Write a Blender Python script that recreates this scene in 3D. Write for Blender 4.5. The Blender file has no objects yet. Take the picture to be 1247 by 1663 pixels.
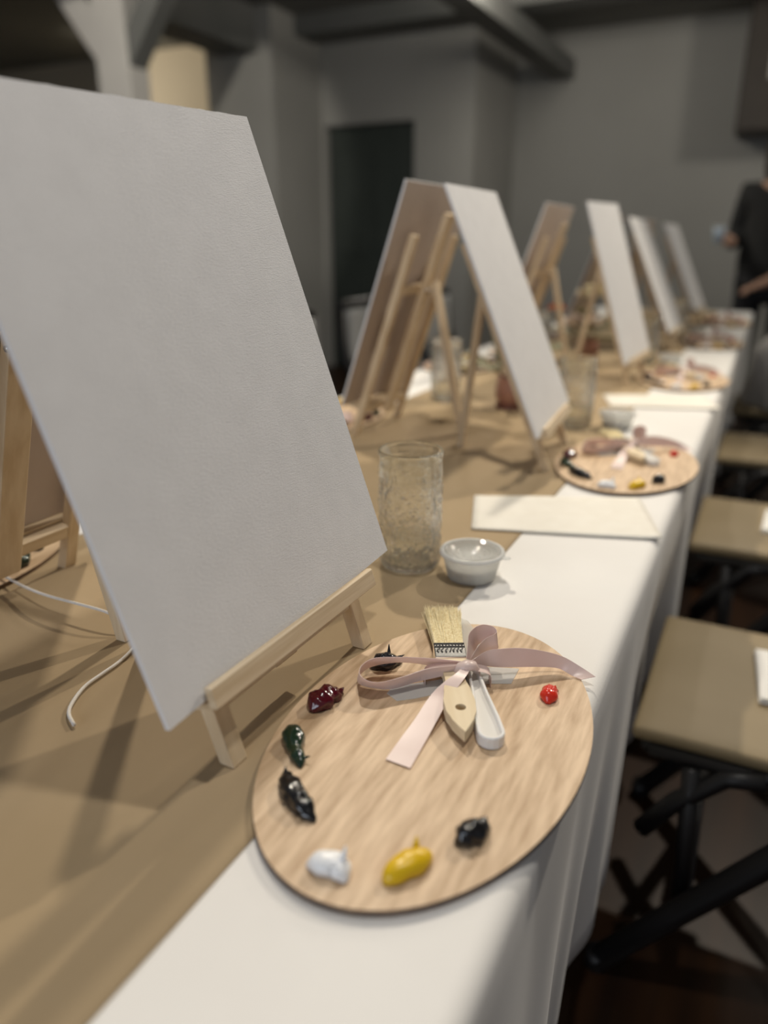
import bpy, bmesh, math, random
from mathutils import Vector, Matrix, noise

S = bpy.context.scene
C = S.collection
T = 0.75                      # height of the table top above the floor
R = math.radians

# ------------------------------------------------------------------ camera
cd = bpy.data.cameras.new('camera')
cam = bpy.data.objects.new('camera', cd)
C.objects.link(cam)
cam.location = (0.0, 0.0, T + 0.36)
cam.rotation_euler = (R(70.0), 0.0, R(26.74))
cd.sensor_fit = 'VERTICAL'
cd.sensor_height = 36.0
cd.lens = 36.0 * 1206.0 / 1663.0
cd.clip_start = 0.02
cd.dof.use_dof = True
cd.dof.focus_distance = 0.66
cd.dof.aperture_fstop = 2.2
S.camera = cam

# ------------------------------------------------------------------ world, light, exposure
S.view_settings.view_transform = 'Standard'
S.view_settings.look = 'None'
S.view_settings.gamma = 1.0
S.view_settings.use_curve_mapping = False
S.view_settings.exposure = 0.0
S.cycles.max_bounces = 10
S.cycles.transparent_max_bounces = 16
w = bpy.data.worlds.new('room_ambient')
S.world = w
w.use_nodes = True
w.node_tree.nodes['Background'].inputs[0].default_value = (0.96, 0.96, 1.0, 1)
w.node_tree.nodes['Background'].inputs[1].default_value = 0.145


def spot(name, loc, target, power, col, size=R(95), radius=0.05, blend=0.6):
    l = bpy.data.lights.new(name, 'SPOT')
    l.energy = power
    l.color = col
    l.spot_size = size
    l.spot_blend = blend
    l.shadow_soft_size = radius
    o = bpy.data.objects.new(name, l)
    C.objects.link(o)
    o.location = (loc[0], loc[1], loc[2] + T)
    d = Vector(target) - Vector(loc)
    o.rotation_euler = d.to_track_quat('-Z', 'Y').to_euler()
    return o


WARM = (1.0, 0.90, 0.755)
spot('ceiling_spot', (0.35, 3.10, 1.95), (-0.3, 1.0, 0), 140, WARM, R(92), 0.035)
spot('ceiling_spot', (0.05, 0.48, 1.95), (-0.3, 0.6, 0), 44, (1.0, 0.95, 0.88), R(110), 0.05)
spot('ceiling_spot', (-1.00, 1.75, 1.95), (-0.5, 0.7, 0), 94, WARM, R(100), 0.035)
spot('ceiling_spot', (-0.55, 4.60, 1.95), (-0.3, 2.2, 0), 38, WARM, R(90), 0.04)
for _x, _y, _p in ((-1.6, 4.4, 52), (1.2, 5.2, 46)):  # unseen fill lights, added to brighten the back walls
    _l = bpy.data.lights.new('wall_fill', 'POINT')
    _l.energy = _p
    _l.color = (1.0, 0.93, 0.82)
    _l.shadow_soft_size = 0.15
    _o = bpy.data.objects.new('wall_fill', _l)
    C.objects.link(_o)
    _o.location = (_x, _y, 1.75 + T)
al = bpy.data.lights.new('window_daylight', 'AREA')
al.shape = 'RECTANGLE'
al.size = 1.6
al.size_y = 1.3
al.energy = 30
al.color = (0.78, 0.87, 1.0)
ao = bpy.data.objects.new('window_daylight', al)
C.objects.link(ao)
ao.location = (-0.7, -2.7, 0.75 + T)
ao.rotation_euler = (Vector((-0.3, 0.5, 0.2)) - Vector((-0.7, -2.7, 0.75))).to_track_quat('-Z', 'Y').to_euler()
spot('nook_lamp', (-6.2, 4.4, 1.5), (-5.0, 6.1, 1.35), 95, (1.0, 0.88, 0.70), R(64), 0.08)
spot('post_fill', (-2.9, 2.0, 1.95), (-4.25, 5.0, 1.1), 125, (1.0, 0.93, 0.82), R(37), 0.06, 0.35)  # added spot without a fixture, brightens the timber post and wall block


# ------------------------------------------------------------------ materials
def mat(name, col, rough=0.6, col2=None, scale=(8, 8, 8), bump=0.0, bscale=None, detail=4.0, metal=0.0,
        spec=0.5, trans=0.0, sheen=0.0, ramp=(0.35, 0.65), bdist=0.001, subsurf=0.0, coat=0.0):
    m = bpy.data.materials.new(name)
    m.use_nodes = True
    nt = m.node_tree
    b = nt.nodes['Principled BSDF']
    b.inputs['Base Color'].default_value = (*col, 1)
    b.inputs['Roughness'].default_value = rough
    b.inputs['Metallic'].default_value = metal
    b.inputs['Specular IOR Level'].default_value = spec
    b.inputs['Transmission Weight'].default_value = trans
    b.inputs['Sheen Weight'].default_value = sheen
    b.inputs['Subsurface Weight'].default_value = subsurf
    b.inputs['Subsurface Radius'].default_value = (0.004, 0.003, 0.002)
    b.inputs['Coat Weight'].default_value = coat
    tc = nt.nodes.new('ShaderNodeTexCoord')
    if col2:
        mp = nt.nodes.new('ShaderNodeMapping')
        mp.inputs['Scale'].default_value = scale
        nt.links.new(tc.outputs['Object'], mp.inputs[0])
        n = nt.nodes.new('ShaderNodeTexNoise')
        n.inputs['Scale'].default_value = 1.0
        n.inputs['Detail'].default_value = detail
        nt.links.new(mp.outputs[0], n.inputs['Vector'])
        r = nt.nodes.new('ShaderNodeValToRGB')
        r.color_ramp.elements[0].position = ramp[0]
        r.color_ramp.elements[1].position = ramp[1]
        r.color_ramp.elements[0].color = (*col, 1)
        r.color_ramp.elements[1].color = (*col2, 1)
        nt.links.new(n.outputs['Fac'], r.inputs[0])
        nt.links.new(r.outputs[0], b.inputs['Base Color'])
    if bump:
        mp2 = nt.nodes.new('ShaderNodeMapping')
        mp2.inputs['Scale'].default_value = bscale or scale
        nt.links.new(tc.outputs['Object'], mp2.inputs[0])
        n2 = nt.nodes.new('ShaderNodeTexNoise')
        n2.inputs['Scale'].default_value = 1.0
        n2.inputs['Detail'].default_value = detail
        nt.links.new(mp2.outputs[0], n2.inputs['Vector'])
        bp = nt.nodes.new('ShaderNodeBump')
        bp.inputs['Strength'].default_value = bump
        bp.inputs['Distance'].default_value = bdist
        nt.links.new(n2.outputs['Fac'], bp.inputs['Height'])
        nt.links.new(bp.outputs[0], b.inputs['Normal'])
    return m


def glass_mat(name, tint, clear=0.5, rough=0.02, bump=0.0, bscale=(60, 60, 60), ior=1.45, bdist=0.003, milky=0.0):
    m = bpy.data.materials.new(name)
    m.use_nodes = True
    nt = m.node_tree
    nt.nodes.clear()
    out = nt.nodes.new('ShaderNodeOutputMaterial')
    g = nt.nodes.new('ShaderNodeBsdfGlass')
    g.inputs['Color'].default_value = (*tint, 1)
    g.inputs['Roughness'].default_value = rough
    g.inputs['IOR'].default_value = ior
    t = nt.nodes.new('ShaderNodeBsdfTransparent')
    t.inputs['Color'].default_value = (*tint, 1)
    mx = nt.nodes.new('ShaderNodeMixShader')
    mx.inputs[0].default_value = clear
    nt.links.new(g.outputs[0], mx.inputs[1])
    nt.links.new(t.outputs[0], mx.inputs[2])
    last = mx
    if milky:
        d = nt.nodes.new('ShaderNodeBsdfDiffuse')
        d.inputs['Color'].default_value = (0.86, 0.86, 0.84, 1)
        tr = nt.nodes.new('ShaderNodeBsdfTranslucent')
        tr.inputs['Color'].default_value = (0.86, 0.86, 0.84, 1)
        m1 = nt.nodes.new('ShaderNodeMixShader')
        nt.links.new(d.outputs[0], m1.inputs[1])
        nt.links.new(tr.outputs[0], m1.inputs[2])
        m2 = nt.nodes.new('ShaderNodeMixShader')
        m2.inputs[0].default_value = milky
        nt.links.new(mx.outputs[0], m2.inputs[1])
        nt.links.new(m1.outputs[0], m2.inputs[2])
        last = m2
    nt.links.new(last.outputs[0], out.inputs[0])
    if bump:
        tc = nt.nodes.new('ShaderNodeTexCoord')
        mp = nt.nodes.new('ShaderNodeMapping')
        mp.inputs['Scale'].default_value = bscale
        nt.links.new(tc.outputs['Object'], mp.inputs[0])
        n = nt.nodes.new('ShaderNodeTexVoronoi')
        n.inputs['Scale'].default_value = 1.0
        nt.links.new(mp.outputs[0], n.inputs['Vector'])
        bp = nt.nodes.new('ShaderNodeBump')
        bp.inputs['Strength'].default_value = bump
        bp.inputs['Distance'].default_value = bdist
        nt.links.new(n.outputs['Distance'], bp.inputs['Height'])
        nt.links.new(bp.outputs[0], g.inputs['Normal'])
    return m


M = {}
M['cloth'] = mat('tablecloth_cotton', (0.80, 0.78, 0.745), 0.9, (0.84, 0.825, 0.79), (5, 5, 5), 0.25, (420, 420, 420), sheen=0.2, bdist=0.0004)
M['kraft'] = mat('kraft_paper', (0.375, 0.28, 0.165), 0.82, (0.41, 0.31, 0.19), (7, 5, 7), 0.6, (14, 9, 14), detail=6, bdist=0.004, spec=0.25)
M['canvas'] = mat('primed_canvas', (0.76, 0.755, 0.755), 0.85, (0.79, 0.785, 0.785), (30, 30, 30), 0.75, (1100, 400, 1500), detail=2, bdist=0.0006, spec=0.2)
M['board'] = mat('canvas_backing_board', (0.50, 0.42, 0.37), 0.9, (0.55, 0.47, 0.41), (12, 12, 12))
M['pine'] = mat('pale_pine', (0.57, 0.43, 0.265), 0.5, (0.76, 0.63, 0.45), (150, 6, 150), 0.1, (240, 20, 240), bdist=0.0005)
M['pine_up'] = mat('pale_pine_upright', (0.62, 0.47, 0.29), 0.55, (0.74, 0.60, 0.41), (70, 70, 7), 0.1, (240, 240, 20), bdist=0.0005)
M['palette'] = mat('palette_plywood', (0.43, 0.285, 0.16), 0.5, (0.70, 0.52, 0.34), (170, 22, 60), 0.35, (480, 40, 100), detail=5, ramp=(0.28, 0.66), bdist=0.0004)
M['burnt'] = mat('burnt_plywood_edge', (0.085, 0.05, 0.03), 0.7, (0.16, 0.10, 0.06), (80, 80, 300))
M['satin'] = mat('blush_satin', (0.84, 0.675, 0.62), 0.32, (0.87, 0.71, 0.655), (60, 60, 60), spec=0.6, sheen=0.3)
_nt = M['satin'].node_tree
_p = _nt.nodes['Principled BSDF']
_tr = _nt.nodes.new('ShaderNodeBsdfTranslucent')
_tr.inputs['Color'].default_value = (0.86, 0.70, 0.65, 1)
_mx = _nt.nodes.new('ShaderNodeMixShader')
_mx.inputs[0].default_value = 0.22
_nt.links.new(_p.outputs[0], _mx.inputs[1])
_nt.links.new(_tr.outputs[0], _mx.inputs[2])
_nt.links.new(_mx.outputs[0], _nt.nodes['Material Output'].inputs[0])
M['bristle'] = mat('blond_bristle', (0.70, 0.58, 0.32), 0.5, (0.88, 0.80, 0.56), (500, 500, 40))
M['bristle_core'] = mat('bristle_core', (0.42, 0.32, 0.14), 0.7, (0.60, 0.48, 0.24), (900, 900, 30), 0.8, (1500, 1500, 40), bdist=0.001)
M['tin'] = mat('tinned_steel', (0.78, 0.77, 0.74), 0.2, metal=1.0)
M['tin_dark'] = mat('tin_recess', (0.10, 0.10, 0.10), 0.35, metal=0.8)
M['handle'] = mat('raw_basswood', (0.70, 0.57, 0.37), 0.6, (0.79, 0.67, 0.47), (90, 10, 90), 0.05, bdist=0.0003)
M['plastic'] = mat('white_plastic', (0.80, 0.79, 0.77), 0.35, subsurf=0.2)
M['plastic_in'] = mat('plastic_channel', (0.70, 0.68, 0.64), 0.5)
M['clear_blade'] = glass_mat('frosted_blade', (0.95, 0.95, 0.93), 0.55, 0.25, milky=0.45)
M['strip'] = glass_mat('frosted_strip', (0.95, 0.95, 0.93), 0.5, 0.2, milky=0.85)
M['glass'] = glass_mat('jar_glass', (0.998, 1.0, 0.998), 0.22, 0.0, 0.85, (150, 150, 105), bdist=0.0035)
M['glass_rim'] = glass_mat('jar_glass_smooth', (0.99, 1.0, 0.995), 0.2, 0.0)
M['water'] = glass_mat('water', (0.995, 1.0, 0.99), 0.45, 0.0, ior=1.33)
M['cup'] = glass_mat('cup_plastic', (0.97, 0.97, 0.96), 0.7, 0.15, milky=0.48)
M['lid'] = glass_mat('lid_plastic', (0.98, 0.98, 0.97), 0.55, 0.06, milky=0.32)
M['rim'] = glass_mat('lid_rim_plastic', (0.97, 0.97, 0.96), 0.4, 0.1, milky=0.9)
M['paper'] = mat('paper_towel', (0.80, 0.765, 0.68), 0.95, (0.83, 0.80, 0.72), (40, 40, 40), 0.3, (300, 300, 300), bdist=0.0006)
M['napkin'] = mat('white_napkin', (0.82, 0.81, 0.78), 0.9, (0.85, 0.84, 0.81), (20, 20, 20))
M['cord'] = mat('white_cotton_cord', (0.82, 0.79, 0.74), 0.8, (0.72, 0.69, 0.64), (900, 900, 900))
M['p_maroon'] = mat('maroon_paint', (0.075, 0.004, 0.010), 0.12, spec=0.7)
M['p_green'] = mat('dark_green_paint', (0.010, 0.028, 0.014), 0.12, spec=0.7)
M['p_black'] = mat('black_paint', (0.008, 0.008, 0.009), 0.16, spec=0.6)
M['p_navy'] = mat('blue_black_paint', (0.007, 0.008, 0.013), 0.10, spec=0.7)
M['p_white'] = mat('white_paint', (0.84, 0.85, 0.86), 0.28)
M['p_yellow'] = mat('yellow_paint', (0.72, 0.46, 0.008), 0.3)
M['p_red'] = mat('red_paint', (0.62, 0.028, 0.012), 0.2)
M['steel_black'] = mat('black_chair_steel', (0.012, 0.011, 0.011), 0.45)
M['tan'] = mat('tan_vinyl', (0.25, 0.19, 0.10), 0.6, (0.28, 0.215, 0.12), (6, 6, 6), 0.15, (200, 200, 200), bdist=0.0006)
M['grey_pad'] = mat('pale_grey_fabric', (0.42, 0.43, 0.43), 0.9, (0.47, 0.48, 0.48), (9, 9, 9))
M['grey_coat'] = mat('grey_wool', (0.40, 0.385, 0.365), 0.95, (0.46, 0.44, 0.42), (14, 14, 14), 0.4, (120, 120, 120), bdist=0.002)
M['wall'] = mat('grey_plaster', (0.33, 0.325, 0.30), 0.9, (0.36, 0.355, 0.33), (1.2, 1.2, 1.2), 0.2, (30, 30, 30), bdist=0.003)
M['wall_warm'] = mat('cream_plaster', (0.62, 0.55, 0.43), 0.9, (0.66, 0.59, 0.46), (1.2, 1.2, 1.2))
M['ceiling'] = mat('dark_grey_ceiling', (0.20, 0.20, 0.185), 0.9, (0.23, 0.23, 0.21), (1, 1, 1))
M['beam'] = mat('grey_painted_beam', (0.14, 0.145, 0.135), 0.8, (0.17, 0.17, 0.16), (2, 2, 2))
M['post'] = mat('white_painted_timber', (0.55, 0.53, 0.50), 0.8, (0.60, 0.58, 0.54), (3, 3, 3))
M['door'] = mat('dark_green_door', (0.035, 0.045, 0.038), 0.6, (0.042, 0.052, 0.045), (3, 3, 3))
M['brown_dark'] = mat('dark_brown_lacquer', (0.045, 0.036, 0.028), 0.6, (0.055, 0.045, 0.035), (5, 5, 5))
M['pale_panel'] = mat('pale_grey_panel', (0.55, 0.53, 0.48), 0.7)
M['floor'] = mat('dark_hardwood', (0.014, 0.006, 0.0025), 0.42, (0.045, 0.018, 0.006), (14, 1.2, 5), 0.1, (30, 2, 5), ramp=(0.35, 0.75), spec=0.2)
M['black_cloth'] = mat('black_knit', (0.018, 0.018, 0.018), 0.9, (0.025, 0.025, 0.024), (40, 40, 40))
M['trouser'] = mat('charcoal_trousers', (0.02, 0.02, 0.023), 0.9)
M['skin'] = mat('skin', (0.55, 0.33, 0.23), 0.5, (0.60, 0.37, 0.26), (30, 30, 30), subsurf=0.1)
M['hair'] = mat('dark_brown_hair', (0.022, 0.014, 0.009), 0.5, (0.035, 0.022, 0.014), (200, 200, 20))
M['eye'] = mat('eye_white', (0.75, 0.74, 0.72), 0.2)
M['lips'] = mat('lips', (0.42, 0.14, 0.12), 0.45)
M['blue_cup'] = mat('pale_blue_cup', (0.42, 0.52, 0.62), 0.4)
M['vase'] = mat('copper_red_lustre', (0.36, 0.17, 0.12), 0.3, (0.42, 0.22, 0.15), (30, 30, 30))
M['vase_base'] = mat('copper_red_base', (0.17, 0.06, 0.045), 0.3)
M['petal_white'] = mat('blush_white_petals', (0.78, 0.68, 0.60), 0.7, (0.82, 0.74, 0.66), (40, 40, 40), subsurf=0.1)
M['petal_cream'] = mat('cream_petals', (0.72, 0.64, 0.43), 0.7, (0.78, 0.71, 0.52), (40, 40, 40), subsurf=0.1)
M['petal_orange'] = mat('orange_petals', (0.62, 0.16, 0.03), 0.6, (0.70, 0.24, 0.05), (40, 40, 40))
M['leaf'] = mat('sage_leaf', (0.20, 0.20, 0.11), 0.6, (0.30, 0.28, 0.18), (50, 50, 50))
M['stem'] = mat('flower_stem', (0.16, 0.13, 0.05), 0.7)


# ------------------------------------------------------------------ mesh helpers
class MB:
    def __init__(s):
        s.v = []
        s.f = []
        s.mi = []

    def add(s, vs, fs, mi=0):
        o = len(s.v)
        s.v += [tuple(v) for v in vs]
        for q in fs:
            s.f.append(tuple(i + o for i in q))
            s.mi.append(mi)

    def box(s, x0, x1, y0, y1, z0, z1, mx=None, mi=0):
        vs = [Vector((x, y, z)) for z in (z0, z1) for y in (y0, y1) for x in (x0, x1)]
        if mx:
            vs = [mx @ v for v in vs]
        s.add(vs, [(0, 2, 3, 1), (4, 5, 7, 6), (0, 1, 5, 4), (2, 6, 7, 3), (0, 4, 6, 2), (1, 3, 7, 5)], mi)
        return s

    def prism(s, pts, z0, z1, mx=None, mi=0):          # pts: ccw outline in xy, extruded in z
        n = len(pts)
        vs = [Vector((p[0], p[1], z)) for z in (z0, z1) for p in pts]
        if mx:
            vs = [mx @ v for v in vs]
        fs = [tuple(range(n - 1, -1, -1)), tuple(range(n, 2 * n))]
        fs += [(i, (i + 1) % n, n + (i + 1) % n, n + i) for i in range(n)]
        s.add(vs, fs, mi)
        return s

    def tube(s, path, radii, n=10, squash=1.0, cap=True, mi=0, jitter=0.0, seed=0, floor=None):
        P = [Vector(p) for p in path]
        k = len(P)
        if not hasattr(radii, '__len__'):
            radii = [radii] * k
        up = Vector((0, 0, 1))
        vs = []
        for i in range(k):
            t = (P[min(i + 1, k - 1)] - P[max(i - 1, 0)]).normalized()
            a = t.cross(up)
            if a.length < 1e-4:
                a = t.cross(Vector((0, 1, 0)))
            a.normalize()
            b = a.cross(t)
            for j in range(n):
                an = 2 * math.pi * j / n
                d = a * math.cos(an) + b * math.sin(an) * squash
                v = P[i] + d * radii[i]
                if jitter:
                    v += d * radii[i] * jitter * noise.noise(v * 190 + Vector((seed, seed * 2, 0)))
                if floor is not None and v.z < floor:
                    v.z = floor
                vs.append(v)
        fs = [(i * n + j, i * n + (j + 1) % n, (i + 1) * n + (j + 1) % n, (i + 1) * n + j)
              for i in range(k - 1) for j in range(n)]
        if cap:
            fs += [tuple(range(n - 1, -1, -1)), tuple(range((k - 1) * n, k * n))]
        s.add(vs, fs, mi)
        return s

    def lathe(s, prof, n=40, mi=0, close=False, fn=None):
        vs = []
        for r, z in prof:
            for j in range(n):
                a = 2 * math.pi * j / n
                rr = r if fn is None else fn(r, z, a)
                vs.append((rr * math.cos(a), rr * math.sin(a), z))
        k = len(prof)
        fs = [(i * n + j, i * n + (j + 1) % n, (i + 1) * n + (j + 1) % n, (i + 1) * n + j)
              for i in range(k - 1) for j in range(n)]
        if close:
            fs += [((k - 1) * n + j, (k - 1) * n + (j + 1) % n, (j + 1) % n, j) for j in range(n)]
        else:
            if prof[0][0] > 1e-6:
                fs.append(tuple(range(n - 1, -1, -1)))
            if prof[-1][0] > 1e-6:
                fs.append(tuple(range((k - 1) * n, k * n)))
        s.add(vs, fs, mi)
        return s

    def strip(s, A, B, mi=0, th=0.0004):               # a band between two edge lines, five across
        A = [Vector(a) for a in A]
        B = [Vector(b) for b in B]
        n = len(A)
        P = [[a.lerp(b, k / 4.0) for k in range(5)] for a, b in zip(A, B)]
        N = []
        for i in range(n):
            row = []
            for k in range(5):
                t = P[min(i + 1, n - 1)][k] - P[max(i - 1, 0)][k]
                row.append(t.cross(B[i] - A[i]).normalized())
            N.append(row)
        up = [[P[i][k] + N[i][k] * th / 2 for k in range(5)] for i in range(n)]
        dn = [[P[i][k] - N[i][k] * th / 2 for k in range(5)] for i in range(n)]
        for lay in (up, dn):
            s.add([v for r in lay for v in r], [(i * 5 + k, i * 5 + k + 1, i * 5 + k + 6, i * 5 + k + 5) for i in range(n - 1) for k in range(4)], mi)
        for k in (0, 4):
            s.add([v for i in range(n) for v in (up[i][k], dn[i][k])], [(2 * i, 2 * i + 1, 2 * i + 3, 2 * i + 2) for i in range(n - 1)], mi)
        for i in (0, n - 1):
            s.add([v for k in range(5) for v in (up[i][k], dn[i][k])], [(2 * k, 2 * k + 1, 2 * k + 3, 2 * k + 2) for k in range(4)], mi)
        return s

    def grid(s, fn, nu, nv, mi=0, wrap=False):
        vs = [fn(i / nu, j / nv) for i in range(nu + 1) for j in range(nv + 1)]
        fs = [(i * (nv + 1) + j, i * (nv + 1) + j + 1, (i + 1) * (nv + 1) + j + 1, (i + 1) * (nv + 1) + j)
              for i in range(nu) for j in range(nv)]
        s.add(vs, fs, mi)
        return s

    def ball(s, c, r, n=10, m=7, mi=0, sc=(1, 1, 1)):
        vs = []
        for i in range(m + 1):
            th = math.pi * i / m
            for j in range(n):
                a = 2 * math.pi * j / n
                vs.append((c[0] + sc[0] * r * math.sin(th) * math.cos(a), c[1] + sc[1] * r * math.sin(th) * math.sin(a),
                           c[2] + sc[2] * r * math.cos(th)))
        fs = [(i * n + j, (i + 1) * n + j, (i + 1) * n + (j + 1) % n, i * n + (j + 1) % n) for i in range(m) for j in range(n)]
        s.add(vs, fs, mi)
        return s

    def build(s, name, mats, parent=None, loc=(0, 0, 0), smooth=False, bevel=0.0, solid=0.0, sub=0, segs=2, weld=False):
        me = bpy.data.meshes.new(name)
        me.from_pydata(s.v, [], s.f)
        if not isinstance(mats, (list, tuple)):
            mats = [mats]
        for m in mats:
            me.materials.append(m)
        me.polygons.foreach_set('material_index', s.mi)
        bm = bmesh.new()
        bm.from_mesh(me)
        if weld:
            bmesh.ops.remove_doubles(bm, verts=bm.verts, dist=1e-6)
        bmesh.ops.recalc_face_normals(bm, faces=bm.faces)
        bm.to_mesh(me)
        bm.free()
        if smooth:
            me.polygons.foreach_set('use_smooth', [True] * len(me.polygons))
        me.update()
        o = bpy.data.objects.new(name, me)
        C.objects.link(o)
        o.location = loc
        if parent:
            o.parent = parent
        if solid:
            q = o.modifiers.new('thickness', 'SOLIDIFY')
            q.thickness = solid
            q.offset = 0
        if bevel:
            q = o.modifiers.new('bevel', 'BEVEL')
            q.width = bevel
            q.segments = segs
            q.limit_method = 'ANGLE'
            q.angle_limit = R(40)
        if sub:
            q = o.modifiers.new('subdivision', 'SUBSURF')
            q.levels = sub
            q.render_levels = sub
        return o


def tag(o, label, cat, group=None):
    o['label'] = label
    o['category'] = cat
    if group:
        o['group'] = group
    return o


def thing(name, label, cat, loc=(0, 0, 0), rotz=0.0, group=None):
    o = bpy.data.objects.new(name, None)
    C.objects.link(o)
    o.empty_display_size = 0.05
    o.location = (loc[0], loc[1], loc[2] + T)
    o.rotation_euler = (0, 0, rotz)
    return tag(o, label, cat, group)


KIDS = {}


def kids(o):
    return [c for c in o.children]


def dup(src, loc, rotz=0.0, label=None, group=None):
    r = src.copy()
    C.objects.link(r)
    r.location = (loc[0], loc[1], loc[2] + T)
    r.rotation_euler = (src.rotation_euler[0], src.rotation_euler[1], rotz)
    if label:
        r['label'] = label
    if group:
        r['group'] = group
    for ch in kids(src):
        c = ch.copy()
        C.objects.link(c)
        c.parent = r
        for g in kids(ch):
            d = g.copy()
            C.objects.link(d)
            d.parent = c
    return r


def struct(o):
    o['kind'] = 'structure'
    return o


def wallbox(name, x0, x1, y0, y1, z0, z1, m, parent=None, bevel=0.0):
    cx, cy, cz = (x0 + x1) / 2, (y0 + y1) / 2, (z0 + z1) / 2
    b = MB().box(x0 - cx, x1 - cx, y0 - cy, y1 - cy, z0 - cz, z1 - cz)
    o = b.build(name, m, parent, (cx, cy, cz + T), bevel=bevel)
    return struct(o) if parent is None else o


def smooth_path(pts, per=6):
    P = [Vector(p) for p in pts]
    P = [P[0] * 2 - P[1]] + P + [P[-1] * 2 - P[-2]]
    out = []
    for i in range(1, len(P) - 2):
        for k in range(per):
            t = k / per
            a, b, c, d = P[i - 1], P[i], P[i + 1], P[i + 2]
            out.append(0.5 * ((2 * b) + (c - a) * t + (2 * a - 5 * b + 4 * c - d) * t * t + (3 * b - a - 3 * c + d) * t ** 3))
    out.append(P[-2])
    return out


# ------------------------------------------------------------------ the room (z = 0 here is the table top)
FL = -T
CE = 2.02
wallbox('floor', -8, 3.5, -3.6, 7.6, FL - 0.1, FL, M['floor'])
wallbox('ceiling', -8, 3.5, 0.5, 7.6, CE, CE + 0.1, M['ceiling'])
wallbox('wall_back', -2.29, 3.5, 7.15, 7.35, FL, CE, M['wall'])
wallbox('wall_back_corner', -2.49, -2.29, 6.30, 7.35, FL, CE, M['wall'])
# wall with the door, built round its opening
DX0, DX1, DZ = -3.64, -2.80, 1.285
wallbox('wall_door_right', DX1, -2.29, 6.10, 6.30, FL, CE, M['wall'])
wallbox('wall_door_head', DX0, DX1, 6.10, 6.30, DZ, CE, M['wall'])
wallbox('wall_door_left', -3.67, DX0, 6.10, 6.30, FL, CE, M['wall'])
dr = thing('door_1', 'dark green panelled door in the far wall', 'door', ((DX0 + DX1) / 2, 6.17, FL))
dr['kind'] = 'structure'
b = MB().box(-0.415, 0.415, 0, 0.045, 0.005, DZ - FL - 0.005)
b.build('door_leaf', M['door'], dr, bevel=0.003)
for x0, x1, z0, z1 in ((-0.33, -0.04, 0.15, 0.85), (0.04, 0.33, 0.15, 0.85), (-0.33, -0.04, 1.0, 1.85), (0.04, 0.33, 1.0, 1.85)):
    b = MB().box(x0, x1, -0.012, 0.0, z0, z1)
    b.build('door_panel', M['door'], dr, bevel=0.008)
b = MB().tube([(0.36, -0.005, 0.98), (0.36, -0.05, 0.98)], 0.012, 12)
b.ball((0.36, -0.06, 0.98), 0.026)
b.build('door_knob', M['tin'], dr, smooth=True)
wallbox('wall_corner_block', -4.30, -3.67, 5.39, 6.30, FL, CE, M['wall'])
wallbox('wall_nook', -8, -4.30, 6.10, 6.30, FL, CE, M['wall_warm'])
wallbox('wall_left', -8.0, -7.8, 0.5, 6.30, FL, CE, M['wall_warm'])
# timber post with knee braces, beams and the box duct along the ceiling
wallbox('trim_1', -4.16, -3.89, 4.10, 4.29, FL, CE, M['post'], bevel=0.008)
b = MB()
bx = Matrix.Translation((-4.02, 4.195, 1.42)) @ Matrix.Rotation(R(-38), 4, 'Y')
b.box(-0.09, 0.09, -0.08, 0.08, 0, 0.95, bx)
struct(b.build('trim_2', M['post'], None, (0, 0, T), bevel=0.006))
b = MB()
bx = Matrix.Translation((-3.96, 4.195, 1.44)) @ Matrix.Rotation(R(40), 4, 'Y')
b.box(-0.07, 0.07, -0.075, 0.075, 0, 0.85, bx)
struct(b.build('trim_3', M['beam'], None, (0, 0, T), bevel=0.006))
wallbox('trim_4', -4.14, -3.80, 4.29, 5.39, 1.72, CE, M['beam'], bevel=0.005)
wallbox('trim_5', -3.67, 3.5, 5.72, 5.98, 1.88, CE, M['beam'], bevel=0.005)
wallbox('trim_6', -8, 3.5, 3.55, 3.80, 1.86, CE, M['beam'], bevel=0.005)
wallbox('trim_7', -1.97, -1.79, 3.80, 7.15, 1.66, 1.80, M['beam'], bevel=0.005)
t = thing('hanging_cabinet', 'dark brown cabinet hung high on the far wall at the right', 'cabinet', (0.15, 6.948, 1.13))
MB().box(-0.60, 0.60, -0.20, 0.20, 0, 0.88).build('carcass', M['brown_dark'], t, bevel=0.008)
MB().box(-0.585, -0.012, -0.218, -0.2, 0.015, 0.865).build('cabinet_door', M['brown_dark'], t, bevel=0.004)
MB().box(0.012, 0.585, -0.218, -0.2, 0.015, 0.865).build('cabinet_door', M['brown_dark'], t, bevel=0.004)
o = MB().box(-0.42, -0.10, -0.232, -0.218, 0.34, 0.55).build('pale_panel', M['pale_panel'], t, bevel=0.004)
o['label'] = 'pale grey panel'

# ------------------------------------------------------------------ banquet table and its cloth
YA, YB = -0.75, 4.62
XL, XR = -0.925, -0.078
t = thing('banquet_table', 'long banquet table hidden under the white cloth', 'table', ((XL + XR) / 2, (YA + YB) / 2, FL))
MB().box(-0.405, 0.405, -2.66, 2.66, T - 0.035, T - 0.005).build('table_top', M['brown_dark'], t, bevel=0.004)
for sx in (-1, 1):
    for yy in (-2.4, 0, 2.4):
        MB().tube([(sx * 0.30, yy, 0.0), (sx * 0.30, yy, T - 0.036)], 0.016, 10).build('leg', M['steel_black'], t, smooth=True)


def tuck(y):               # the cloth gives way where a chair seat pushes into it
    t = 0
    for yc in (1.175, 1.965, 2.80, 3.62):
        t = max(t, min(1, max(0, (0.30 - abs(y - yc)) / 0.08)))
    return 0.028 * t


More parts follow.
